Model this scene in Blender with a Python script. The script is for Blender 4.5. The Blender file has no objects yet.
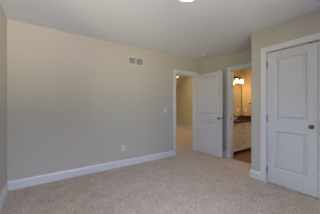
import bpy, bmesh, math
from mathutils import Vector, Matrix

C = bpy.context.scene.collection
R = math.radians
sc = bpy.context.scene

# ------------------------------------------------------------------ camera
EYE = 1.19
cam_d = bpy.data.cameras.new('camera')
cam_d.sensor_width = 36.0
cam_d.lens = 170.0 / 320.0 * 36.0
cam_d.clip_start = 0.02
cam = bpy.data.objects.new('camera', cam_d)
C.objects.link(cam)
cam.location = (0, 0, EYE)
cam.rotation_euler = (R(90), 0, R(-34.7))
sc.camera = cam

# ------------------------------------------------------------------ view
sc.view_settings.view_transform = 'Standard'
sc.view_settings.look = 'None'
sc.view_settings.gamma = 1
sc.view_settings.use_curve_mapping = False
sc.view_settings.exposure = 0.0

# ------------------------------------------------------------------ daylight
# what lies outside the two windows (upper sky, houses and trees, ground), by compass: south-east, south, south-west, west, north-west
SKY = [(12.8, 15.0, 23.1), (7.9, 9.4, 13.6), (2.4, 3.8, 6.1), (2.4, 2.7, 4.3), (16.8, 20.3, 24.1)]
HORIZON = [(10.5, 14.3, 17.5), (0.4, 0.4, 0.4), (6.8, 8.2, 10.6), (0.4, 0.4, 0.4), (0.4, 0.4, 0.4)]
GROUND = [(51.4, 48.0, 39.2), (12.4, 10.4, 11.2), (10.2, 9.4, 5.6), (0.4, 0.4, 0.4), (0.4, 0.8, 4.0)]
w = bpy.data.worlds.new('daylight')
sc.world = w
w.use_nodes = True
nt = w.node_tree
nt.nodes.clear()
def wn(kind, **kw):
    n = nt.nodes.new(kind)
    for k, v in kw.items(): setattr(n, k, v)
    return n
def math_node(op, *ins):
    n = wn('ShaderNodeMath', operation=op)
    for k, v in enumerate(ins):
        if isinstance(v, (int, float)): n.inputs[k].default_value = v
        else: nt.links.new(v, n.inputs[k])
    return n.outputs[0]
out = wn('ShaderNodeOutputWorld')
bg = wn('ShaderNodeBackground')
tc = wn('ShaderNodeTexCoord')
sep = wn('ShaderNodeSeparateXYZ')
nt.links.new(tc.outputs['Generated'], sep.inputs[0])
X, Y, Z = sep.outputs
fwd = math_node('MULTIPLY', math_node('ADD', X, Y), -1.0)        # towards the south-west
side = math_node('SUBTRACT', Y, X)                               # towards the north-west
turn = math_node('MULTIPLY_ADD', math_node('ARCTAN2', side, fwd), 1 / (2 * math.pi), 0.5)
def compass(cols):
    r = wn('ShaderNodeValToRGB')
    e = r.color_ramp.elements
    e[0].position = 0.25; e[1].position = 0.75
    for p in (0.375, 0.5, 0.625): e.new(p)
    for k, c in enumerate(cols): e[k].color = (*(v / 80.0 for v in c), 1)
    nt.links.new(turn, r.inputs[0])
    return r.outputs[0]
def band(a, b):
    n = wn('ShaderNodeMapRange', interpolation_type='SMOOTHSTEP')
    n.inputs['From Min'].default_value = a; n.inputs['From Max'].default_value = b
    nt.links.new(Z, n.inputs['Value'])
    return n.outputs[0]
lowmx = wn('ShaderNodeMix', data_type='RGBA')
nt.links.new(band(-0.10, 0.0), lowmx.inputs['Factor'])
nt.links.new(compass(GROUND), lowmx.inputs['A']); nt.links.new(compass(HORIZON), lowmx.inputs['B'])
mx = wn('ShaderNodeMix', data_type='RGBA')
nt.links.new(band(0.10, 0.22), mx.inputs['Factor'])
nt.links.new(lowmx.outputs['Result'], mx.inputs['A']); nt.links.new(compass(SKY), mx.inputs['B'])
nt.links.new(mx.outputs['Result'], bg.inputs[0])
bg.inputs[1].default_value = 80.0
nt.links.new(bg.outputs[0], out.inputs[0])

LAMP = 5.0            # ceiling bowl of the bedroom
LAMP_COL = (1.0, 0.84, 0.66)
VANITY_BULB = 110.0
VANITY_LAMP = 9.0     # each shade over the bathroom mirror
VANITY_COL = (1.0, 0.70, 0.38)
BATH_FILL = 520.0  # unseen ceiling fill, added to brighten the vanity front and bathroom floor
BATH_FILL_COL = (1.0, 0.90, 0.76)
FILL_CAN = 1150.0             # each unseen can added to light the room beyond
CAN_COL = (1.0, 0.82, 0.56)

# ------------------------------------------------------------------ room measures (metres, floor = 0)
H = 2.44
XW = -0.412            # short wall at the far left of the picture
YN = 3.222             # long wall
XE = 3.609             # wall with the bathroom door
YS = -0.78             # wall behind the camera
XC, YC = 2.916, 1.496  # closet corner
T = 0.115              # wall thickness
AX0, AX1 = 2.71, 3.405 # bedroom door opening in the long wall
BY0, BY1 = 1.60, 2.322 # bathroom door opening
CY0, CY1 = 0.034, 1.250  # closet opening
DH = 2.03              # opening height
BXE, BYN, BYS = 5.14, 2.93, 0.9      # bathroom
GX0, GX1, GYN = 0.3, 6.7, 9.25       # room beyond the bedroom door
CAS = 0.088            # casing width

# ------------------------------------------------------------------ materials
def mat(name, col, rough=0.6, metal=0.0, noise=None, bump=None, emit=None, spec=0.5):
    m = bpy.data.materials.new(name)
    m.use_nodes = True
    n = m.node_tree
    b = n.nodes['Principled BSDF']
    b.inputs['Base Color'].default_value = (*col, 1)
    b.inputs['Roughness'].default_value = rough
    b.inputs['Metallic'].default_value = metal
    b.inputs['Specular IOR Level'].default_value = spec
    tcn = n.nodes.new('ShaderNodeTexCoord')
    if noise:
        scale, amount = noise
        t = n.nodes.new('ShaderNodeTexNoise')
        t.inputs['Scale'].default_value = scale
        t.inputs['Detail'].default_value = 4
        n.links.new(tcn.outputs['Object'], t.inputs['Vector'])
        r = n.nodes.new('ShaderNodeValToRGB')
        r.color_ramp.elements[0].position = 0.3
        r.color_ramp.elements[1].position = 0.7
        r.color_ramp.elements[0].color = tuple(c * (1 - amount) for c in col) + (1,)
        r.color_ramp.elements[1].color = tuple(min(1, c * (1 + amount)) for c in col) + (1,)
        n.links.new(t.outputs['Fac'], r.inputs[0])
        n.links.new(r.outputs[0], b.inputs['Base Color'])
    if bump:
        scale, strength, dist = bump
        t = n.nodes.new('ShaderNodeTexNoise')
        t.inputs['Scale'].default_value = scale
        t.inputs['Detail'].default_value = 5
        n.links.new(tcn.outputs['Object'], t.inputs['Vector'])
        bp = n.nodes.new('ShaderNodeBump')
        bp.inputs['Strength'].default_value = strength
        bp.inputs['Distance'].default_value = dist
        n.links.new(t.outputs['Fac'], bp.inputs['Height'])
        n.links.new(bp.outputs[0], b.inputs['Normal'])
    if emit:
        col_e, st = emit
        b.inputs['Emission Color'].default_value = (*col_e, 1)
        b.inputs['Emission Strength'].default_value = st
    return m

M = {}
M['wall'] = mat('greige_wall_paint', (0.565, 0.527, 0.460), 0.75, bump=(140, 0.08, 0.002), spec=0.25)
M['ceiling'] = mat('white_ceiling_paint', (0.79, 0.815, 0.88), 0.9, bump=(90, 0.1, 0.002), spec=0.1)
M['trim'] = mat('white_trim_enamel', (0.74, 0.74, 0.76), 0.38, bump=(60, 0.02, 0.001))
M['door'] = mat('white_door_enamel', (0.65, 0.65, 0.67), 0.3, bump=(80, 0.03, 0.001))
M['hall_wall'] = mat('tan_wall_paint', (0.62, 0.58, 0.43), 0.75, bump=(140, 0.08, 0.002), spec=0.25)
M['hall_ceiling'] = mat('off_white_ceiling_paint', (0.70, 0.64, 0.54), 0.9, bump=(90, 0.1, 0.002), spec=0.1)
M['bath_wall'] = mat('gold_tan_wall_paint', (0.56, 0.41, 0.20), 0.7, noise=(5, 0.05), bump=(140, 0.08, 0.002))
M['nickel'] = mat('dark_satin_nickel', (0.17, 0.155, 0.15), 0.3, 1.0, noise=(40, 0.1))
M['bronze'] = mat('oil_rubbed_bronze', (0.09, 0.065, 0.05), 0.4, 0.9, noise=(40, 0.1))
M['chrome'] = mat('brushed_chrome', (0.92, 0.92, 0.93), 0.38, 1.0, noise=(30, 0.03))
M['aged_plastic'] = mat('off_white_plastic', (0.62, 0.61, 0.59), 0.5, noise=(30, 0.02))
M['plastic'] = mat('white_plastic', (0.74, 0.74, 0.74), 0.35, noise=(30, 0.02))
M['dark_slot'] = mat('dark_slot', (0.03, 0.03, 0.03), 0.6, noise=(60, 0.1))
M['vent_metal'] = mat('white_painted_steel', (0.66, 0.64, 0.60), 0.45, noise=(40, 0.03))
M['vent_dark'] = mat('dark_duct', (0.10, 0.10, 0.10), 0.8, noise=(40, 0.1))
M['cream'] = mat('cream_cabinet_enamel', (0.80, 0.74, 0.62), 0.4, noise=(12, 0.04))
M['rail'] = mat('white_cabinet_enamel', (0.88, 0.87, 0.85), 0.35, noise=(12, 0.02))
M['ceramic'] = mat('white_ceramic', (0.8, 0.8, 0.79), 0.12, noise=(10, 0.01))
M['mirror'] = mat('mirror_glass', (0.86, 0.87, 0.86), 0.015, 1.0, noise=(3, 0.005))
M['lamp_glass'] = mat('frosted_lamp_glass', (0.9, 0.86, 0.78), 0.4, noise=(8, 0.02), emit=(LAMP_COL, LAMP))
M['shade_glass'] = mat('frosted_shade_glass', (0.9, 0.85, 0.74), 0.4, noise=(8, 0.02), emit=(VANITY_COL, VANITY_LAMP))
M['bulb'] = mat('bulb_glass', (0.9, 0.87, 0.8), 0.4, noise=(8, 0.02), emit=(VANITY_COL, VANITY_BULB))
M['fill_can_lens'] = mat('added_fill_lens', (0.9, 0.87, 0.8), 0.4, noise=(8, 0.02), emit=(CAN_COL, FILL_CAN))
M['dim_lens'] = mat('dimmed_lamp_lens', (0.9, 0.87, 0.8), 0.4, noise=(8, 0.02), emit=(CAN_COL, 5.0))
M['bath_fill_lens'] = mat('added_bathroom_fill_lens', (0.9, 0.87, 0.8), 0.4, noise=(8, 0.02), emit=(BATH_FILL_COL, BATH_FILL))
M['dark'] = mat('closet_interior_paint', (0.45, 0.42, 0.38), 0.8, noise=(20, 0.03))
M['screen_vinyl'] = mat('window_vinyl', (0.78, 0.78, 0.78), 0.4, noise=(20, 0.02))

def carpet_mat():
    m = bpy.data.materials.new('beige_cut_pile_carpet')
    m.use_nodes = True
    n = m.node_tree
    b = n.nodes['Principled BSDF']
    b.inputs['Roughness'].default_value = 0.95
    b.inputs['Specular IOR Level'].default_value = 0.1
    b.inputs['Sheen Weight'].default_value = 0.15
    tcn = n.nodes.new('ShaderNodeTexCoord')
    fine = n.nodes.new('ShaderNodeTexNoise'); fine.inputs['Scale'].default_value = 58; fine.inputs['Detail'].default_value = 6; fine.inputs['Roughness'].default_value = 0.7
    big = n.nodes.new('ShaderNodeTexNoise'); big.inputs['Scale'].default_value = 7; big.inputs['Detail'].default_value = 3
    vor = n.nodes.new('ShaderNodeTexVoronoi'); vor.inputs['Scale'].default_value = 85
    for t in (fine, big, vor):
        n.links.new(tcn.outputs['Object'], t.inputs['Vector'])
    r1 = n.nodes.new('ShaderNodeValToRGB')
    r1.color_ramp.elements[0].position = 0.35
    r1.color_ramp.elements[1].position = 0.65
    r1.color_ramp.elements[0].color = (0.38, 0.305, 0.25, 1)
    r1.color_ramp.elements[1].color = (0.78, 0.64, 0.54, 1)
    n.links.new(fine.outputs['Fac'], r1.inputs[0])
    r2 = n.nodes.new('ShaderNodeValToRGB')
    r2.color_ramp.elements[0].position = 0.3
    r2.color_ramp.elements[1].position = 0.7
    r2.color_ramp.elements[0].color = (0.88, 0.87, 0.86, 1)
    r2.color_ramp.elements[1].color = (1.05, 1.05, 1.05, 1)
    n.links.new(big.outputs['Fac'], r2.inputs[0])
    mx = n.nodes.new('ShaderNodeMix'); mx.data_type = 'RGBA'; mx.blend_type = 'MULTIPLY'
    mx.inputs['Factor'].default_value = 1
    n.links.new(r1.outputs[0], mx.inputs['A']); n.links.new(r2.outputs[0], mx.inputs['B'])
    n.links.new(mx.outputs['Result'], b.inputs['Base Color'])
    add = n.nodes.new('ShaderNodeMath'); add.operation = 'ADD'
    n.links.new(fine.outputs['Fac'], add.inputs[0]); n.links.new(vor.outputs['Distance'], add.inputs[1])
    bp = n.nodes.new('ShaderNodeBump'); bp.inputs['Strength'].default_value = 0.55; bp.inputs['Distance'].default_value = 0.008
    n.links.new(add.outputs[0], bp.inputs['Height'])
    n.links.new(bp.outputs[0], b.inputs['Normal'])
    return m
M['carpet'] = carpet_mat()

def wood_mat():
    m = bpy.data.materials.new('brown_wood_planks')
    m.use_nodes = True
    n = m.node_tree
    b = n.nodes['Principled BSDF']
    b.inputs['Roughness'].default_value = 0.35
    tcn = n.nodes.new('ShaderNodeTexCoord')
    mp_ = n.nodes.new('ShaderNodeMapping'); mp_.inputs['Rotation'].default_value = (0, 0, R(90))
    br = n.nodes.new('ShaderNodeTexBrick')
    br.inputs['Scale'].default_value = 1.0
    br.inputs['Brick Width'].default_value = 1.1
    br.inputs['Row Height'].default_value = 0.13
    br.inputs['Mortar Size'].default_value = 0.003
    br.inputs['Color1'].default_value = (0.22, 0.10, 0.04, 1)
    br.inputs['Color2'].default_value = (0.31, 0.15, 0.06, 1)
    br.inputs['Mortar'].default_value = (0.08, 0.035, 0.015, 1)
    n.links.new(tcn.outputs['Object'], mp_.inputs[0]); n.links.new(mp_.outputs[0], br.inputs['Vector'])
    wv = n.nodes.new('ShaderNodeTexNoise'); wv.inputs['Scale'].default_value = 6; wv.inputs['Detail'].default_value = 5
    st = n.nodes.new('ShaderNodeMapping'); st.inputs['Scale'].default_value = (8, 0.7, 1)
    n.links.new(tcn.outputs['Object'], st.inputs[0]); n.links.new(st.outputs[0], wv.inputs['Vector'])
    r = n.nodes.new('ShaderNodeValToRGB')
    r.color_ramp.elements[0].color = (0.75, 0.72, 0.7, 1); r.color_ramp.elements[1].color = (1.1, 1.1, 1.1, 1)
    n.links.new(wv.outputs['Fac'], r.inputs[0])
    mx = n.nodes.new('ShaderNodeMix'); mx.data_type = 'RGBA'; mx.blend_type = 'MULTIPLY'; mx.inputs['Factor'].default_value = 1
    n.links.new(br.outputs['Color'], mx.inputs['A']); n.links.new(r.outputs[0], mx.inputs['B'])
    n.links.new(mx.outputs['Result'], b.inputs['Base Color'])
    return m
M['wood'] = wood_mat()

def granite_mat():
    m = bpy.data.materials.new('dark_red_brown_granite')
    m.use_nodes = True
    n = m.node_tree
    b = n.nodes['Principled BSDF']
    b.inputs['Roughness'].default_value = 0.2
    tcn = n.nodes.new('ShaderNodeTexCoord')
    t = n.nodes.new('ShaderNodeTexVoronoi'); t.inputs['Scale'].default_value = 70
    n.links.new(tcn.outputs['Object'], t.inputs['Vector'])
    r = n.nodes.new('ShaderNodeValToRGB')
    r.color_ramp.elements[0].color = (0.022, 0.010, 0.008, 1)
    r.color_ramp.elements[1].color = (0.10, 0.042, 0.030, 1)
    n.links.new(t.outputs['Distance'], r.inputs[0])
    n.links.new(r.outputs[0], b.inputs['Base Color'])
    return m
M['granite'] = granite_mat()

def pane_mat():
    m = bpy.data.materials.new('clear_window_glass')
    m.use_nodes = True
    n = m.node_tree
    n.nodes.clear()
    o = n.nodes.new('ShaderNodeOutputMaterial')
    tr = n.nodes.new('ShaderNodeBsdfTransparent'); tr.inputs[0].default_value = (0.95, 0.97, 0.96, 1)
    gl = n.nodes.new('ShaderNodeBsdfGlossy'); gl.inputs['Roughness'].default_value = 0.02
    fr = n.nodes.new('ShaderNodeFresnel'); fr.inputs[0].default_value = 1.3
    mx = n.nodes.new('ShaderNodeMixShader')
    n.links.new(fr.outputs[0], mx.inputs[0]); n.links.new(tr.outputs[0], mx.inputs[1]); n.links.new(gl.outputs[0], mx.inputs[2])
    n.links.new(mx.outputs[0], o.inputs[0])
    return m
M['pane'] = pane_mat()

# ------------------------------------------------------------------ mesh helpers
def box(bm, x0, x1, y0, y1, z0, z1):
    vs = [bm.verts.new((x, y, z)) for z in (z0, z1) for y in (y0, y1) for x in (x0, x1)]
    for f in ((0, 2, 3, 1), (4, 5, 7, 6), (0, 1, 5, 4), (2, 6, 7, 3), (0, 4, 6, 2), (1, 3, 7, 5)):
        bm.faces.new([vs[i] for i in f])

def boxes(*bs):
    bm = bmesh.new()
    for b in bs:
        box(bm, *b)
    return bm

def bevel(bm, r, seg=2):
    bmesh.ops.bevel(bm, geom=list(bm.edges), offset=r, segments=seg, affect='EDGES', profile=0.5)
    return bm

def lathe(prof, seg=32, axis='Z', at=(0, 0, 0)):
    """prof: (radius, height) pairs, bottom to top; axis Z, or a Vector direction."""
    bm = bmesh.new()
    rings = []
    for r, z in prof:
        if r < 1e-6:
            rings.append([bm.verts.new((0, 0, z))])
        else:
            rings.append([bm.verts.new((r * math.cos(2 * math.pi * k / seg), r * math.sin(2 * math.pi * k / seg), z)) for k in range(seg)])
    for a, b in zip(rings, rings[1:]):
        if len(a) == 1 and len(b) == 1:
            continue
        for k in range(seg):
            k2 = (k + 1) % seg
            if len(a) == 1:
                bm.faces.new((a[0], b[k2], b[k]))
            elif len(b) == 1:
                bm.faces.new((a[k], a[k2], b[0]))
            else:
                bm.faces.new((a[k], a[k2], b[k2], b[k]))
    for end in (rings[0], rings[-1]):
        if len(end) > 2:
            try:
                bm.faces.new(end)
            except ValueError:
                pass
    if axis != 'Z':
        q = Vector((0, 0, 1)).rotation_difference(Vector(axis))
        bm.transform(q.to_matrix().to_4x4())
    bm.transform(Matrix.Translation(at))
    bmesh.ops.recalc_face_normals(bm, faces=bm.faces)
    return bm

def tube(pts, r, seg=10):
    bm = bmesh.new()
    pts = [Vector(p) for p in pts]
    rings = []
    for i, p in enumerate(pts):
        d = (pts[min(i + 1, len(pts) - 1)] - pts[max(i - 1, 0)]).normalized()
        up = Vector((0, 0, 1)) if abs(d.z) < 0.9 else Vector((1, 0, 0))
        a = d.cross(up).normalized(); b = d.cross(a).normalized()
        rings.append([bm.verts.new(p + r * (math.cos(2 * math.pi * k / seg) * a + math.sin(2 * math.pi * k / seg) * b)) for k in range(seg)])
    for a, b in zip(rings, rings[1:]):
        for k in range(seg):
            bm.faces.new((a[k], a[(k + 1) % seg], b[(k + 1) % seg], b[k]))
    bm.faces.new(rings[0]); bm.faces.new(rings[-1])
    bmesh.ops.recalc_face_normals(bm, faces=bm.faces)
    return bm

def merge(*bms):
    o = bms[0]
    for b in bms[1:]:
        me = bpy.data.meshes.new('tmp'); b.to_mesh(me); o.from_mesh(me); bpy.data.meshes.remove(me); b.free()
    return o

def obj(name, bm, m, parent=None, smooth=False, origin=None):
    """one mesh object; a top-level one gets its origin at the base centre of its box, or at `origin`"""
    bmesh.ops.recalc_face_normals(bm, faces=bm.faces)
    loc = Vector((0, 0, 0))
    if parent is None:
        if origin is None:
            co = [v.co for v in bm.verts]
            loc = Vector((sum((min(c.x for c in co), max(c.x for c in co))) / 2, sum((min(c.y for c in co), max(c.y for c in co))) / 2, min(c.z for c in co)))
        else:
            loc = Vector(origin)
        bm.transform(Matrix.Translation(-loc))
    me = bpy.data.meshes.new(name)
    bm.to_mesh(me); bm.free()
    me.materials.append(m)
    if smooth:
        me.shade_smooth()
        try:
            me.set_sharp_from_angle(angle=R(40))
        except Exception:
            pass
    o = bpy.data.objects.new(name, me)
    C.objects.link(o)
    o.location = loc
    if parent:
        o.parent = parent
    return o

def tag(o, label, cat=None, group=None, kind=None):
    o['label'] = label
    if cat: o['category'] = cat
    if group: o['group'] = group
    if kind: o['kind'] = kind
    return o

def struct(name, bm, m, label, cat):
    o = obj(name, bm, m)
    return tag(o, label, cat, kind='structure')

def thing(name, label, cat, loc=(0, 0, 0), rz=0, group=None, kind=None):
    o = bpy.data.objects.new(name, None)
    o.empty_display_size = 0.1
    C.objects.link(o)
    o.location = loc; o.rotation_euler = (0, 0, rz)
    return tag(o, label, cat, group, kind)

# ------------------------------------------------------------------ shell of the bedroom
struct('floor', boxes((XW - T, XE + 0.02, YS - T, YN + 0.0, -0.08, 0), (GX0 - T, GX1 + T, YN, GYN + T, -0.08, 0)), M['carpet'],
       'beige cut pile carpet covering the bedroom floor and running through the open doorway', 'carpet floor')
struct('ceiling', boxes((XW - T, XE + T, YS - T, YN + T, H, H + 0.1)), M['ceiling'],
       'flat white ceiling of the bedroom', 'ceiling')

# long wall with the bedroom door opening
struct('wall_north', boxes((XW - T, AX0 - 0.02, YN, YN + T, 0, H), (AX1 + 0.02, XE + T, YN, YN + T, 0, H), (AX0 - 0.02, AX1 + 0.02, YN, YN + T, DH + 0.02, H)),
       M['wall'], 'long blank greige wall with the return air grille', 'wall')
VY_0, VY_1 = 0.75, 2.15      # window in the short wall, just outside the picture
struct('wall_west', boxes((XW - T, XW, YS, VY_0, 0, H), (XW - T, XW, VY_1, YN, 0, H), (XW - T, XW, VY_0, VY_1, 0, 0.75), (XW - T, XW, VY_0, VY_1, 2.1, H)), M['wall'], 'short sliver of greige wall at the far left edge', 'wall')
struct('wall_east', boxes((XE, XE + T, BY1 + 0.02, YN, 0, H), (XE, XE + T, YS - T, BY0 - 0.02, 0, H), (XE, XE + T, BY0 - 0.02, BY1 + 0.02, DH + 0.02, H)),
       M['wall'], 'recessed greige wall around the bathroom doorway', 'wall')
# wall behind the camera with one wide window
WX0, WX1, WZ0, WZ1 = 0.15, 1.55, 0.75, 2.1
struct('wall_south', boxes((XW - T, WX0, YS - T, YS, 0, H), (WX1, XE, YS - T, YS, 0, H), (WX0, WX1, YS - T, YS, 0, WZ0), (WX0, WX1, YS - T, YS, WZ1, H)),
       M['wall'], 'greige wall with the wide window, opposite the long blank wall', 'wall')
# closet walls with a rounded outside corner
bm = bmesh.new()
rr = 0.018
prof = [(XC, CY1 + 0.02), (XC, YC - rr)]
for k in range(1, 6):
    a = R(90) * k / 6
    prof.append((XC + rr - rr * math.cos(a), YC - rr + rr * math.sin(a)))
prof += [(XC + rr, YC), (XE, YC), (XE, YC - T), (XC + T, YC - T), (XC + T, CY1 + 0.02)]
lo = [bm.verts.new((x, y, 0)) for x, y in prof]; hi = [bm.verts.new((x, y, H)) for x, y in prof]
bm.faces.new(lo); bm.faces.new(hi)
for i in range(len(prof)):
    j = (i + 1) % len(prof)
    bm.faces.new((lo[i], lo[j], hi[j], hi[i]))
box(bm, XC, XC + T, YS, CY0 - 0.02, 0, H)
box(bm, XC, XC + T, CY0 - 0.02, CY1 + 0.02, 2.05 + 0.02, H)
struct('wall_closet', bm, M['wall'], 'greige closet wall projecting into the room at the right', 'wall')

# ------------------------------------------------------------------ window behind the camera
def window(name, label, casing_name, casing_label, loc, rz, wd, hh):
    win = thing(name, label, 'window', loc, rz, kind='structure')      # local -y is outside
    hw = wd / 2
    obj('window_frame', bevel(boxes((-hw, -hw + 0.05, -0.04, 0.04, 0, hh), (hw - 0.05, hw, -0.04, 0.04, 0, hh), (-hw + 0.05, hw - 0.05, -0.04, 0.04, 0, 0.05), (-hw + 0.05, hw - 0.05, -0.04, 0.04, hh - 0.05, hh), (-0.03, 0.03, -0.035, 0.035, 0.05, hh - 0.05)), 0.004, 1), M['screen_vinyl'], win)
    for s in (-1, 1):
        x0, x1 = sorted((s * 0.03, s * (hw - 0.05)))
        obj('pane', boxes((x0, x1, -0.004, 0.004, 0.05, hh - 0.05)), M['pane'], win)
    y = T / 2
    bm = bevel(boxes((-hw - CAS, -hw, y, y + 0.018, -CAS, hh + CAS), (hw, hw + CAS, y, y + 0.018, -CAS, hh + CAS), (-hw, hw, y, y + 0.018, hh, hh + CAS), (-hw, hw, y, y + 0.04, -0.03, 0)), 0.003, 1)
    bm.transform(Matrix.Translation(loc) @ Matrix.Rotation(rz, 4, 'Z'))
    struct(casing_name, bm, M['trim'], casing_label, 'window casing')
    pl = bpy.data.lights.new('daylight_portal', 'AREA')
    pl.shape = 'RECTANGLE'; pl.size = wd; pl.size_y = hh
    pl.cycles.is_portal = True
    po = bpy.data.objects.new('daylight_portal', pl); C.objects.link(po)
    po.matrix_world = Matrix.Translation(loc) @ Matrix.Rotation(rz, 4, 'Z') @ Matrix.Translation((0, -T / 2 - 0.02, hh / 2)) @ Matrix.Rotation(R(90), 4, 'X')
window('window_1', 'wide white vinyl window in the wall opposite the long blank wall', 'trim_7', 'white casing and sill around the wide window', ((WX0 + WX1) / 2, YS - T / 2, WZ0), 0, WX1 - WX0, WZ1 - WZ0)
window('window_2', 'white vinyl window in the short wall left of the picture', 'trim_8', 'white casing and sill around the window of the short wall', (XW - T / 2, (VY_0 + VY_1) / 2, 0.75), R(-90), VY_1 - VY_0, 1.35)

# ------------------------------------------------------------------ room beyond the bedroom door
GH, GYS, GHL = 3.1, 6.22, 1.88
def slope(y): return GH - (y - GYS) * (GH - GHL) / (GYN - GYS)
struct('wall_hall_north', boxes((GX0, GX1, GYN, GYN + T, 0, GHL + 0.05)), M['hall_wall'], 'low tan knee wall under the sloped ceiling of the next room', 'wall')
struct('wall_hall_west', boxes((GX0 - T, GX0, YN + T, GYN + T, 0, GH)), M['hall_wall'], 'tan left wall of the next room', 'wall')
struct('wall_hall_east', boxes((GX1, GX1 + T, YN + T, GYN + T, 0, GH)), M['hall_wall'], 'tan far wall seen through the open bedroom door, cut by the ceiling slope', 'wall')
struct('wall_hall_south', boxes((XE + T, GX1 + T, YN, YN + T, 0, GH), (GX0 - T, XE + T, YN + 0.02, YN + T, H + 0.1, GH)), M['hall_wall'], 'tan wall of the next room that backs onto the bathroom', 'wall')
bm = bmesh.new()
a = [bm.verts.new((x, y, z)) for x in (GX0 - T, GX1 + T) for (y, z) in ((YN + 0.02, GH), (GYS, GH), (GYN + T, slope(GYN + T)), (GYN + T, GH + 0.3), (YN + 0.02, GH + 0.3))]
bm.faces.new(a[:5]); bm.faces.new(a[5:])
for i in range(5):
    j = (i + 1) % 5
    bm.faces.new((a[i], a[j], a[j + 5], a[i + 5]))
struct('ceiling_hall', bm, M['hall_ceiling'], 'sloped tan ceiling of the next room, top of the open doorway', 'ceiling')

# ------------------------------------------------------------------ bathroom shell
struct('floor_bathroom', boxes((XE + 0.02, BXE + T, BYS - T, YN, -0.08, 0.0)), M['wood'], 'brown wood plank floor inside the bathroom doorway', 'wood floor')
struct('wall_bathroom_north', boxes((XE + T, BXE + T, BYN, BYN + T, 0, H)), M['bath_wall'], 'tan bathroom wall behind the mirror', 'wall')
struct('wall_bathroom_east', boxes((BXE, BXE + T, BYS, BYN, 0, H)), M['bath_wall'], 'tan bathroom end wall with the outlet, right of the mirror', 'wall')
struct('wall_bathroom_south', boxes((XE + T, BXE + T, BYS - T, BYS, 0, H)), M['bath_wall'], 'tan bathroom wall facing the mirror', 'wall')
struct('wall_bathroom_west', boxes((XE + T, XE + T + 0.004, BY1 + 0.07, BYN, 0, H), (XE + T, XE + T + 0.004, BYS, BY0 - 0.07, 0, H), (XE + T, XE + T + 0.004, BY0 - 0.07, BY1 + 0.07, DH + 0.08, H)), M['bath_wall'], 'tan bathroom side of the wall around the doorway', 'wall')
struct('ceiling_bathroom', boxes((XE + T, BXE + T, BYS - T, BYN + T, H, H + 0.1)), M['ceiling'], 'white bathroom ceiling', 'ceiling')
struct('trim_6', bevel(boxes((XE - 0.01, XE + 0.045, BY0, BY1, 0, 0.009)), 0.003, 1), M['wood'], 'thin wood threshold strip between carpet and bathroom floor', 'threshold')

# ------------------------------------------------------------------ casings, jambs
def casing_y(name, x0, x1, h, y, side, label, jy0, jy1):
    """casing on a wall parallel to X at y; side = outward sign; jamb lining from jy0 to jy1"""
    ya, yb = sorted((y, y + side * 0.018))
    bm = boxes((x0 - CAS, x0 - 0.005, ya, yb, 0, h + CAS), (x1 + 0.005, x1 + CAS, ya, yb, 0, h + CAS), (x0 - 0.005, x1 + 0.005, ya, yb, h + 0.005, h + CAS))
    bevel(bm, 0.005, 2)
    box(bm, x0 - 0.02, x0, jy0, jy1, 0, h); box(bm, x1, x1 + 0.02, jy0, jy1, 0, h); box(bm, x0 - 0.02, x1 + 0.02, jy0, jy1, h, h + 0.02)
    return struct(name, bm, M['trim'], label, 'door casing')

def casing_x(name, y0, y1, h, x, label, jx0, jx1, depth=0.018):
    bm = boxes((x - depth, x, y0 - CAS, y0 - 0.005, 0, h + CAS), (x - depth, x, y1 + 0.005, y1 + CAS, 0, h + CAS), (x - depth, x, y0 - 0.005, y1 + 0.005, h + 0.005, h + CAS))
    bevel(bm, 0.005, 2)
    box(bm, jx0, jx1, y0 - 0.02, y0, 0, h); box(bm, jx0, jx1, y1, y1 + 0.02, 0, h); box(bm, jx0, jx1, y0 - 0.02, y1 + 0.02, h, h + 0.02)
    return struct(name, bm, M['trim'], label, 'door casing')

casing_y('trim_1', AX0, AX1, DH, YN, -1, 'white casing around the open bedroom doorway', YN - 0.001, YN + T + 0.001)
casing_x('trim_2', BY0, BY1, DH, XE, 'white casing around the bathroom doorway', XE - 0.001, XE + T + 0.005)
casing_x('trim_3', CY0, CY1, 2.05, XC, 'white casing around the closet double doors', XC - 0.001, XC + T + 0.001)
# door stops inside the jambs
struct('trim_4', boxes((AX0, AX0 + 0.012, YN + 0.045, YN + 0.08, 0, DH), (AX1 - 0.012, AX1, YN + 0.045, YN + 0.08, 0, DH), (AX0 + 0.012, AX1 - 0.012, YN + 0.045, YN + 0.08, DH - 0.012, DH)), M['trim'], 'thin white stop strip inside the bedroom door jamb', 'door stop')
struct('trim_5', boxes((XE + 0.04, XE + 0.075, BY0, BY0 + 0.012, 0, DH), (XE + 0.04, XE + 0.075, BY1 - 0.012, BY1, 0, DH), (XE + 0.04, XE + 0.075, BY0 + 0.012, BY1 - 0.012, DH - 0.012, DH)), M['trim'], 'thin white stop strip inside the bathroom door jamb', 'door stop')

# ------------------------------------------------------------------ baseboards
BH, BT = 0.133, 0.014
def base_run(bm, p, q, nrm):
    """profiled baseboard from p to q (2D), protruding along nrm"""
    p, q, n2 = Vector(p), Vector(q), Vector(nrm)
    prof = [(0, 0), (BT, 0), (BT, BH - 0.03), (BT * 0.75, BH - 0.018), (BT * 0.45, BH - 0.006), (BT * 0.3, BH), (0, BH)]
    A = [bm.verts.new((*(p + n2 * d), z)) for d, z in prof]
    B = [bm.verts.new((*(q + n2 * d), z)) for d, z in prof]
    bm.faces.new(A); bm.faces.new(B)
    for i in range(len(prof)):
        j = (i + 1) % len(prof)
        bm.faces.new((A[i], A[j], B[j], B[i]))
def base(name, runs, label):
    bm = bmesh.new()
    for r in runs: base_run(bm, *r)
    return struct(name, bm, M['trim'], label, 'baseboard')
base('baseboard_north', [((XW, YN), (AX0 - CAS, YN), (0, -1)), ((AX1 + CAS, YN), (XE, YN), (0, -1))], 'tall white baseboard along the long blank wall')
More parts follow.
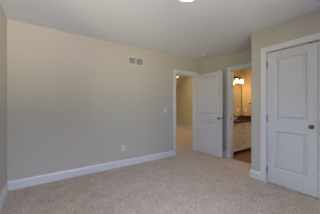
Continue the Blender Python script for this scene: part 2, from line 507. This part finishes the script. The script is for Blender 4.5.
base('baseboard_west', [((XW, YS), (XW, YN - BT), (1, 0))], 'white baseboard at the far left edge of the carpet')
base('baseboard_east', [((XE, BY1 + CAS), (XE, YN - BT), (-1, 0))], 'short white baseboard between the open door and the bathroom casing')
base('baseboard_closet', [((XC, CY1 + CAS), (XC, YC + BT), (-1, 0)), ((XC - BT * 0, YC), (XE, YC), (0, 1)), ((XC, YS), (XC, CY0 - CAS), (-1, 0))], 'white baseboard wrapping the closet corner beside the closet doors')
base('baseboard_south', [((XW + BT, YS), (XC - BT, YS), (0, 1))], 'white baseboard under the wide window')
base('baseboard_hall', [((GX1, YN + T), (GX1, GYN), (-1, 0)), ((GX0, GYN), (GX1 - BT, GYN), (0, -1)), ((GX0, YN + T), (GX0, GYN - BT), (1, 0))], 'white baseboard of the next room, seen through the open doorway')
base('baseboard_bathroom', [((BXE, BYS), (BXE, BYN - 0.56), (-1, 0)), ((XE + T + 0.004, BYS), (BXE - BT, BYS), (0, 1))], 'white baseboard inside the bathroom')

# ------------------------------------------------------------------ two panel doors
def panel_bm(x0, x1, z0, z1, t):
    """moulded panel: ogee sunk from both faces and a raised field; front face at y=0, back at y=t"""
    bm = bmesh.new()
    loops = [(0, 0), (0.003, 0.002), (0.020, 0.0155), (0.024, 0.0165), (0.027, 0.0165), (0.030, 0.0155), (0.046, 0.0035), (0.052, 0.002)]
    for sgn, y0 in ((1, 0.0), (-1, t)):
        prev = None
        for off, d in loops:
            y = y0 + sgn * d
            cur = [bm.verts.new(c) for c in ((x0 + off, y, z0 + off), (x1 - off, y, z0 + off), (x1 - off, y, z1 - off), (x0 + off, y, z1 - off))]
            if prev:
                for k in range(4):
                    bm.faces.new((prev[k], prev[(k + 1) % 4], cur[(k + 1) % 4], cur[k]))
            prev = cur
        bm.faces.new(prev)
    return bm

def leaf_bm(w_, h, t, xs, zs):
    """stiles and rails around the panel openings"""
    bs = [(0, xs[0], 0, t, 0, h), (xs[1], w_, 0, t, 0, h)]
    rails = [0] + zs + [h]
    for k in range(0, len(rails), 2):
        bs.append((xs[0], xs[1], 0, t, rails[k], rails[k + 1]))
    bm = boxes(*bs)
    bmesh.ops.remove_doubles(bm, verts=bm.verts, dist=1e-5)
    return bm

def knob_bm(at, d):
    prof = [(0.0, 0.0), (0.031, 0.0), (0.033, 0.003), (0.031, 0.007), (0.020, 0.010), (0.0115, 0.013), (0.0105, 0.026), (0.016, 0.031), (0.0255, 0.038), (0.0285, 0.047), (0.0265, 0.056), (0.018, 0.063), (0.0, 0.066)]
    return lathe([(r * 0.86, z * 0.92) for r, z in prof], 24, d, at)

def door(name, label, loc, rz, w_, h, knob_left, mirrored, knob_z, both_knobs, hinge_face):
    """leaf with x from 0 to w_, front face y=0, thickness to +y. knob_left: knob beside x=0"""
    t = 0.035
    root = thing(name, label, 'door', loc, rz, kind='structure')
    st = 0.105
    zs = [0.222, 0.812, 0.985, 1.924]
    obj('leaf', leaf_bm(w_, h, t, (st, w_ - st), zs), M['door'], root)
    obj('lower_panel', panel_bm(st, w_ - st, zs[0], zs[1], t), M['door'], root)
    obj('upper_panel', panel_bm(st, w_ - st, zs[2], zs[3], t), M['door'], root)
    kx = 0.061 if knob_left else w_ - 0.061
    k = obj('knob', knob_bm((kx, 0, knob_z), (0, -1, 0)), M['nickel'], root, True)
    k['label'] = 'dark satin nickel round knob'
    if both_knobs:
        k = obj('knob', knob_bm((kx, t, knob_z), (0, 1, 0)), M['nickel'], root, True)
        k['label'] = 'dark satin nickel round knob'
        lx = -0.0015 if knob_left else w_ + 0.0015
        l = obj('latch_plate', boxes((min(lx, w_) if not knob_left else lx, max(lx, w_) if not knob_left else 0, 0.006, 0.029, knob_z - 0.028, knob_z + 0.028)), M['nickel'], root)
        l['label'] = 'dark metal latch plate on the door edge'
    hx = w_ + 0.003 if knob_left else -0.003
    hy = -0.004 if hinge_face > 0 else t + 0.004
    for z in (0.19, 1.0, h - 0.18):
        hg = lathe([(0.0, -0.052), (0.004, -0.051), (0.0065, -0.046), (0.0065, 0.046), (0.004, 0.051), (0.0, 0.052)], 12, 'Z', (hx, hy, z))
        hg = merge(hg, boxes((min(hx, hx + (-0.009 if knob_left else 0.009)), max(hx, hx + (-0.009 if knob_left else 0.009)), min(hy, hy + hinge_face * 0.0035), max(hy, hy + hinge_face * 0.0035), z - 0.045, z + 0.045)))
        o = obj('hinge', hg, M['nickel'], root, True)
        o['label'] = 'dark metal hinge'
    return root

CW = (CY1 - CY0 - 0.015) / 2
# local +x runs towards -Y in the room, the front faces -X
d1 = door('door_1', 'white two-panel closet door hinged beside the closet corner, its knob at its right edge', (XC + 0.008, CY1 - 0.005, 0.012), R(-90), CW, 2.026, False, False, 0.915, False, 1)
obj('ball_catch', boxes((CW - 0.10, CW - 0.05, -0.004, 0.02, 2.024, 2.0315)), M['bronze'], d1)['label'] = 'dark metal catch at the top edge of the door'
door('door_2', 'white two-panel closet door cut off by the right edge of the picture, knob on its left', (XC + 0.008, CY0 + 0.005 + CW, 0.012), R(-90), CW, 2.026, True, True, 0.915, False, 1)
door('door_3', 'open white two-panel bedroom door standing in front of the bathroom wall', (AX1 - 0.002, YN - 0.022, 0.012), R(-90), 0.785, 2.02, False, False, 0.915, True, -1)

# ------------------------------------------------------------------ return air grille on the long wall
gx0, gx1, gz0, gz1 = 1.4376, 1.795, 2.068, 2.236
vent = thing('return_air_grille', 'white louvred air return grille in two sections high on the long wall', 'vent', ((gx0 + gx1) / 2, YN, gz0))
gw, gh = (gx1 - gx0) / 2, gz1 - gz0
bm = boxes((-gw, gw, -0.012, -0.001, 0, 0.021), (-gw, gw, -0.012, -0.001, gh - 0.021, gh), (-gw, -gw + 0.021, -0.012, -0.001, 0.021, gh - 0.021), (gw - 0.021, gw, -0.012, -0.001, 0.021, gh - 0.021), (-0.012, 0.012, -0.012, -0.001, 0.021, gh - 0.021))
obj('frame', bevel(bm, 0.003, 1), M['vent_metal'], vent)
for s in (-1, 1):
    xa, xb = sorted((s * 0.012, s * (gw - 0.021)))
    bm = bmesh.new()
    n_s = 11
    for k in range(n_s):
        z = 0.021 + (gh - 0.042) * (k + 0.5) / n_s
        v = [bm.verts.new(c) for c in ((xa, -0.010, z - 0.004), (xb, -0.010, z - 0.004), (xb, -0.003, z + 0.004), (xa, -0.003, z + 0.004),
                                       (xa, -0.010, z - 0.0028), (xb, -0.010, z - 0.0028), (xb, -0.003, z + 0.0052), (xa, -0.003, z + 0.0052))]
        for f in ((0, 1, 2, 3), (4, 5, 6, 7), (0, 1, 5, 4), (2, 3, 7, 6), (0, 3, 7, 4), (1, 2, 6, 5)):
            bm.faces.new([v[i] for i in f])
    obj('louver_section', bm, M['vent_metal'], vent)
d = obj('duct_backing', boxes((-gw + 0.004, gw - 0.004, -0.0025, -0.0008, 0.004, gh - 0.004)), M['vent_dark'], vent)
d['label'] = 'dark duct behind the louvres'
for s in (-1, 1):
    obj('screw', lathe([(0, 0), (0.004, 0), (0.003, 0.0015), (0, 0.002)], 10, (0, -1, 0), (s * (gw - 0.010), -0.012, gh / 2)), M['nickel'], vent)

# ------------------------------------------------------------------ outlets and switch
def outlet(label, loc, rz, w_=0.074, h=0.118):
    o = thing('wall_outlet', label, 'outlet', loc, rz)
    obj('face_plate', bevel(boxes((-w_ / 2, w_ / 2, -0.006, -0.0005, -h / 2, h / 2)), 0.002, 2), M['plastic'], o)
    for s in (-1, 1):
        r = obj('receptacle', bevel(boxes((-0.017, 0.017, -0.0085, -0.005, s * 0.026 - 0.017, s * 0.026 + 0.017)), 0.0015, 2), M['plastic'], o)
        sl = obj('slots', boxes((-0.008, -0.0055, -0.0092, -0.008, s * 0.026 - 0.002, s * 0.026 + 0.009), (0.0055, 0.008, -0.0092, -0.008, s * 0.026 - 0.002, s * 0.026 + 0.009), (-0.0025, 0.0025, -0.0092, -0.008, s * 0.026 - 0.011, s * 0.026 - 0.006)), M['dark_slot'], r)
        sl['label'] = 'dark plug slots'
    obj('screw', lathe([(0, 0), (0.003, 0), (0.002, 0.001), (0, 0.0015)], 8, (0, -1, 0), (0, -0.006, 0)), M['plastic'], o)
    return o
outlet('white duplex outlet low on the long blank wall above the baseboard', (1.331, YN, 0.368), 0)
outlet('outlet on the bathroom end wall just right of the mirror', (BXE, 2.805, 1.10), R(-90))

sw = thing('light_switch', 'white light switch on the long wall left of the open doorway', 'light switch', (2.385, YN, 1.12))
obj('switch_plate', bevel(boxes((-0.037, 0.037, -0.006, -0.0005, -0.059, 0.059)), 0.002, 2), M['plastic'], sw)
bm = boxes((-0.0165, 0.0165, -0.010, -0.005, -0.033, 0.033))
for v in bm.verts:
    if v.co.y < -0.008 and v.co.z > 0: v.co.y = -0.0075
obj('rocker', bevel(bm, 0.001, 1), M['plastic'], sw)
for s in (-1, 1):
    obj('screw', lathe([(0, 0), (0.003, 0), (0.002, 0.001), (0, 0.0015)], 8, (0, -1, 0), (0, -0.006, s * 0.048)), M['plastic'], sw)

# ------------------------------------------------------------------ ceiling lamp and smoke detector
fl = thing('ceiling_light', 'round frosted bowl ceiling light, lit, at the top edge of the picture', 'ceiling light', (1.245, 1.285, H))
obj('lamp_base', lathe([(0, -0.028), (0.150, -0.028), (0.158, -0.020), (0.158, -0.006), (0.150, 0), (0, 0)], 40), M['nickel'], fl, True)
bowl = [(0.0, -0.118)] + [(0.142 * math.sin(R(a)), -0.028 - 0.09 * math.cos(R(a))) for a in range(10, 91, 10)]
b = obj('glass_bowl', lathe(bowl, 40), M['lamp_glass'], fl, True)
b['label'] = 'glowing frosted glass bowl'
obj('finial', lathe([(0, -0.128), (0.006, -0.126), (0.008, -0.121), (0.012, -0.118), (0.0, -0.116)], 16), M['nickel'], fl, True)

sd = thing('smoke_detector', 'white round smoke detector on the ceiling above the open door', 'smoke detector', (3.147, 2.72, H))
obj('mounting_base', lathe([(0, -0.010), (0.066, -0.010), (0.068, -0.007), (0.068, 0), (0, 0)], 32), M['aged_plastic'], sd, True)
obj('cover', lathe([(0, -0.036), (0.030, -0.036), (0.048, -0.033), (0.058, -0.024), (0.062, -0.010), (0, -0.010)], 32), M['aged_plastic'], sd, True)
obj('sensor_grille', lathe([(0.046, -0.0365), (0.0545, -0.030), (0.0555, -0.026), (0.050, -0.028)], 32), M['vent_metal'], sd, True)
obj('test_button', lathe([(0, -0.040), (0.010, -0.039), (0.012, -0.035), (0, -0.035)], 16), M['aged_plastic'], sd, True)

# ------------------------------------------------------------------ bathroom vanity
VX0, VX1, VY0 = XE + T + 0.014, BXE - 0.002, 2.40
VB = BYN - 0.003
van = thing('vanity_cabinet', 'cream bathroom vanity cabinet with drawers under a dark stone top', 'cabinet', ((VX0 + VX1) / 2, (VY0 + VB) / 2, 0))
ox, oy = (VX0 + VX1) / 2, (VY0 + VB) / 2
def vb(x0, x1, y0, y1, z0, z1): return (x0 - ox, x1 - ox, y0 - oy, y1 - oy, z0, z1)
# carcass with its face frame set back behind the fronts
obj('body', boxes(vb(VX0, VX0 + 0.018, VY0 + 0.018, VB, 0.0, 0.80), vb(VX1 - 0.018, VX1, VY0 + 0.018, VB, 0.0, 0.80), vb(VX0 + 0.018, VX1 - 0.018, VB - 0.012, VB, 0.088, 0.80), vb(VX0 + 0.018, VX1 - 0.018, VY0 + 0.018, VB - 0.012, 0.088, 0.106), vb(VX0 + 0.018, VX1 - 0.018, VY0 + 0.018, VY0 + 0.036, 0.106, 0.80)), M['cream'], van)
obj('bottom_rail', bevel(boxes(vb(VX0, VX1, VY0 - 0.004, VY0 + 0.018, 0.088, 0.146)), 0.003, 1), M['rail'], van)
obj('toe_kick', boxes(vb(VX0, VX1, VY0 + 0.085, VY0 + 0.10, 0.0, 0.088)), M['bronze'], van)['label'] = 'dark recessed toe kick'
def front(x0, x1, z0, z1, raised=True):
    bm = boxes(vb(x0, x1, VY0, VY0 + 0.018, z0, z1))
    bmesh.ops.recalc_face_normals(bm, faces=bm.faces)
    f = [f for f in bm.faces if f.normal.y < -0.9]
    r = bmesh.ops.inset_region(bm, faces=f, thickness=0.045 if raised else 0.02, depth=0)
    bmesh.ops.inset_region(bm, faces=f, thickness=0.008, depth=-0.008)
    return bm
def pull(x, z, w_=0.09):
    p = [(x - w_ / 2, VY0, z), (x - w_ / 2, VY0 - 0.022, z), (x - w_ / 4, VY0 - 0.028, z), (x + w_ / 4, VY0 - 0.028, z), (x + w_ / 2, VY0 - 0.022, z), (x + w_ / 2, VY0, z)]
    return tube([(a - ox, b_ - oy, c) for a, b_, c in p], 0.006)
DX0, DX1 = 4.09, 4.475
for z0, z1 in ((0.158, 0.394), (0.406, 0.622), (0.636, 0.782)):
    f = obj('drawer', front(DX0 + 0.004, DX1 - 0.004, z0, z1, False), M['cream'], van)
    obj('pull', pull((DX0 + DX1) / 2, (z0 + z1) / 2), M['bronze'], f)['label'] = 'dark bronze bar pull'
f = obj('drawer', front(VX0 + 0.02, DX0 - 0.004, 0.636, 0.782, False), M['cream'], van)
obj('pull', pull((VX0 + DX0) / 2, 0.71), M['bronze'], f)['label'] = 'dark bronze bar pull'
SM = (DX1 + VX1) / 2
for x0, x1, z0, z1, kx in ((VX0 + 0.02, DX0 - 0.004, 0.158, 0.622, DX0 - 0.035), (DX1 + 0.004, SM - 0.002, 0.158, 0.782, SM - 0.03), (SM + 0.002, VX1 - 0.02, 0.158, 0.782, SM + 0.03)):
    f = obj('door', front(x0, x1, z0, z1), M['cream'], van)
    obj('knob', lathe([(0, 0), (0.008, 0), (0.006, 0.008), (0.012, 0.018), (0.014, 0.024), (0, 0.030)], 16, (0, -1, 0), (kx - ox, VY0 - oy, z1 - 0.06)), M['bronze'], f, True)['label'] = 'dark bronze round knob'

# stone top with a hole for the basin, back and side splash
SX, SY = 4.665, 2.64
ct = thing('vanity_countertop', 'dark red-brown stone vanity top with short backsplash', 'countertop', (ox, oy, 0.80))
bm = bmesh.new()
cx0, cx1, cy0, cy1 = VX0 - ox, VX1 - ox, VY0 - 0.025 - oy, VB - oy
N = 40
for z in (0.001, 0.038):
    rim = [bm.verts.new((SX - ox + 0.205 * math.cos(2 * math.pi * k / N), SY - oy + 0.15 * math.sin(2 * math.pi * k / N), z)) for k in range(N)]
    # outer loop by casting each ray to the rectangle
    outl = []
    for k in range(N):
        a = 2 * math.pi * k / N
        dx, dy = math.cos(a), math.sin(a)
        px, py = SX - ox, SY - oy
        ts = []
        if dx > 1e-9: ts.append((cx1 - px) / dx)
        if dx < -1e-9: ts.append((cx0 - px) / dx)
        if dy > 1e-9: ts.append((cy1 - py) / dy)
        if dy < -1e-9: ts.append((cy0 - py) / dy)
        t_ = min(ts)
        outl.append(bm.verts.new((px + dx * t_, py + dy * t_, z)))
    for k in range(N):
        bm.faces.new((rim[k], rim[(k + 1) % N], outl[(k + 1) % N], outl[k]))
    # corners
    for (qx, qy) in ((cx0, cy0), (cx1, cy0), (cx1, cy1), (cx0, cy1)):
        for k in range(N):
            a, b_ = outl[k], outl[(k + 1) % N]
            onx = abs(a.co.x - qx) < 1e-6 or abs(b_.co.x - qx) < 1e-6
            ony = abs(a.co.y - qy) < 1e-6 or abs(b_.co.y - qy) < 1e-6
            diff = abs(a.co.x - b_.co.x) > 1e-6 and abs(a.co.y - b_.co.y) > 1e-6
            if onx and ony and diff:
                bm.faces.new((a, b_, bm.verts.new((qx, qy, z))))
    if z < 0.01: rim0 = rim
for k in range(N):
    bm.faces.new((rim0[k], rim0[(k + 1) % N], rim[(k + 1) % N], rim[k]))
box(bm, cx0, cx1, cy0, cy0 + 0.02, -0.014, 0.038)
obj('slab', bm, M['granite'], ct)
obj('backsplash', bevel(boxes((cx0, cx1, cy1 - 0.02, cy1, 0.038, 0.125)), 0.002, 1), M['granite'], ct)
obj('side_splash', bevel(boxes((cx1 - 0.02, cx1, cy0 + 0.01, cy1 - 0.021, 0.038, 0.125)), 0.002, 1), M['granite'], ct)

sk = obj('bathroom_sink', lathe([(0.212, 0.0), (0.196, 0.0), (0.188, -0.012), (0.168, -0.045), (0.13, -0.085), (0.06, -0.11), (0.02, -0.115), (0.0, -0.115), (0, -0.122), (0.065, -0.118), (0.138, -0.092), (0.178, -0.048), (0.197, -0.012), (0.212, -0.010)], 40), M['ceramic'], None, True, origin=(0, 0, 0))
sk.location = (SX, SY, 0.8005); sk.scale = (1, 0.74, 1)
tag(sk, 'white oval basin set under the dark stone vanity top', 'sink')

fa = thing('faucet', 'small chrome faucet behind the basin on the dark stone top', 'faucet', (SX, 2.85, 0.8385))
obj('base_plate', bevel(boxes((-0.08, 0.08, -0.024, 0.024, 0, 0.012)), 0.004, 2), M['chrome'], fa)
obj('spout', tube([(0, 0, 0.010), (0, 0, 0.07), (0, -0.012, 0.10), (0, -0.04, 0.118), (0, -0.08, 0.115), (0, -0.11, 0.09)], 0.012), M['chrome'], fa, True)
for s in (-1, 1):
    obj('handle', merge(lathe([(0, 0.010), (0.018, 0.012), (0.014, 0.04), (0.010, 0.05), (0, 0.052)], 16, 'Z', (s * 0.058, 0, 0)), tube([(s * 0.058, 0, 0.046), (s * 0.085, -0.01, 0.056), (s * 0.105, -0.018, 0.06)], 0.007)), M['chrome'], fa, True)

# mirror
mz0, mz1 = 0.93, 1.885
mi = thing('bathroom_mirror', 'large bathroom mirror above the dark stone top', 'mirror', ((VX0 + BXE) / 2, BYN, mz0))
mw = (BXE - VX0) / 2 - 0.012
obj('glass', bevel(boxes((-mw, mw, -0.008, -0.002, 0, mz1 - mz0)), 0.002, 1), M['mirror'], mi)
obj('edge_frame', boxes((-mw - 0.010, -mw, -0.014, -0.001, -0.002, mz1 - mz0 + 0.01), (mw, mw + 0.010, -0.014, -0.001, -0.002, mz1 - mz0 + 0.01), (-mw, mw, -0.014, -0.001, mz1 - mz0, mz1 - mz0 + 0.01)), M['bronze'], mi)['label'] = 'thin dark metal edge'
for x in ():
    for z in (0.0, mz1 - mz0):
        obj('clip', boxes((x - 0.012, x + 0.012, -0.012, -0.001, z - 0.012 if z == 0 else z - 0.010, z + 0.010 if z == 0 else z + 0.012)), M['chrome'], mi)

# three shade light over the mirror
vl = thing('vanity_light', 'three-shade vanity light glowing above the bathroom mirror', 'wall light', (4.66, BYN, 2.06))
obj('back_plate', bevel(boxes((-0.36, 0.36, -0.026, -0.001, -0.045, 0.045)), 0.008, 2), M['bronze'], vl)
for x in (-0.26, 0.0, 0.26):
    obj('arm', tube([(x, -0.024, 0.0), (x, -0.07, 0.022), (x, -0.115, 0.020), (x, -0.13, -0.005)], 0.008), M['bronze'], vl, True)
    obj('socket', lathe([(0, -0.048), (0.024, -0.048), (0.026, -0.02), (0.018, -0.004), (0, -0.002)], 20, 'Z', (x, -0.13, 0)), M['bronze'], vl, True)
    s = obj('lamp_shade', lathe([(0.018, -0.046), (0.026, -0.044), (0.038, -0.060), (0.045, -0.09), (0.049, -0.125), (0.055, -0.15), (0.052, -0.15), (0.046, -0.125), (0.042, -0.09), (0.035, -0.062), (0.024, -0.048)], 28, 'Z', (x, -0.13, 0)), M['shade_glass'], vl, True)
    s['label'] = 'glowing frosted glass bell shade'
    b = obj('bulb', lathe([(0, -0.142), (0.016, -0.137), (0.026, -0.120), (0.026, -0.105), (0.014, -0.08), (0.012, -0.05), (0, -0.048)], 20, 'Z', (x, -0.13, 0)), M['bulb'], vl, True)
    b['label'] = 'bright bulb inside the shade'

# wall hook by the right edge of the doorway view
hk = thing('robe_hook', 'small dark hook on the bathroom end wall', 'wall hook', (BXE, 2.667, 1.30))
obj('rosette', lathe([(0, 0), (0.022, 0), (0.020, 0.008), (0, 0.010)], 20, (-1, 0, 0), (0, 0, 0)), M['bronze'], hk, True)
obj('hook_arm', tube([(-0.006, 0, 0), (-0.035, 0, -0.012), (-0.055, 0, -0.01), (-0.06, 0, 0.012)], 0.007), M['bronze'], hk, True)

# strike plate on the bathroom jamb
sp = obj('strike_plate', bevel(boxes((XE + 0.006, XE + 0.037, BY1 - 0.0025, BY1 - 0.0002, 0.885, 0.945)), 0.0008, 1), M['nickel'])
tag(sp, 'small dark strike plate on the left jamb of the bathroom doorway', 'strike plate')

# ------------------------------------------------------------------ one recessed can in the doorway view, the others added as unseen fill
SL = math.atan((GH - GHL) / (GYN - GYS))
cans = [(5.97, 6.98, 'round recessed light on the sloped ceiling, upper left corner of the open doorway', True),
        (3.2, 7.06, 'added round fill light on the ceiling slope farther left, hidden behind the long wall', True),
        (6.05, 5.85, 'added round fill light in the flat ceiling near the tan far wall, out of view', False),
        (1.6, 5.9, 'added round fill light in the flat ceiling, unseen behind the long wall', False),
        (4.5, 1.75, 'added round fill light in the bathroom ceiling, out of view', None)]
for x, y, lab, sl in cans:
    z = slope(y) if sl else (H if sl is None else GH)
    c = thing('recessed_light', lab, 'ceiling light', (x, y, z), 0, 'recessed lights in the next room' if sl is not None else None)
    if sl: c.rotation_euler = (-SL, 0, 0)
    obj('trim_ring', lathe([(0.045, -0.002), (0.05, -0.008), (0.067, -0.006), (0.07, 0.0), (0.045, 0.0)], 28), M['plastic'], c, True)
    obj('lens', lathe([(0, -0.006), (0.035, -0.005), (0.045, -0.002), (0.045, -0.0005), (0, -0.0005)], 28), M['bath_fill_lens' if sl is None else ('dim_lens' if sl and x > 5 else 'fill_can_lens')], c, True)
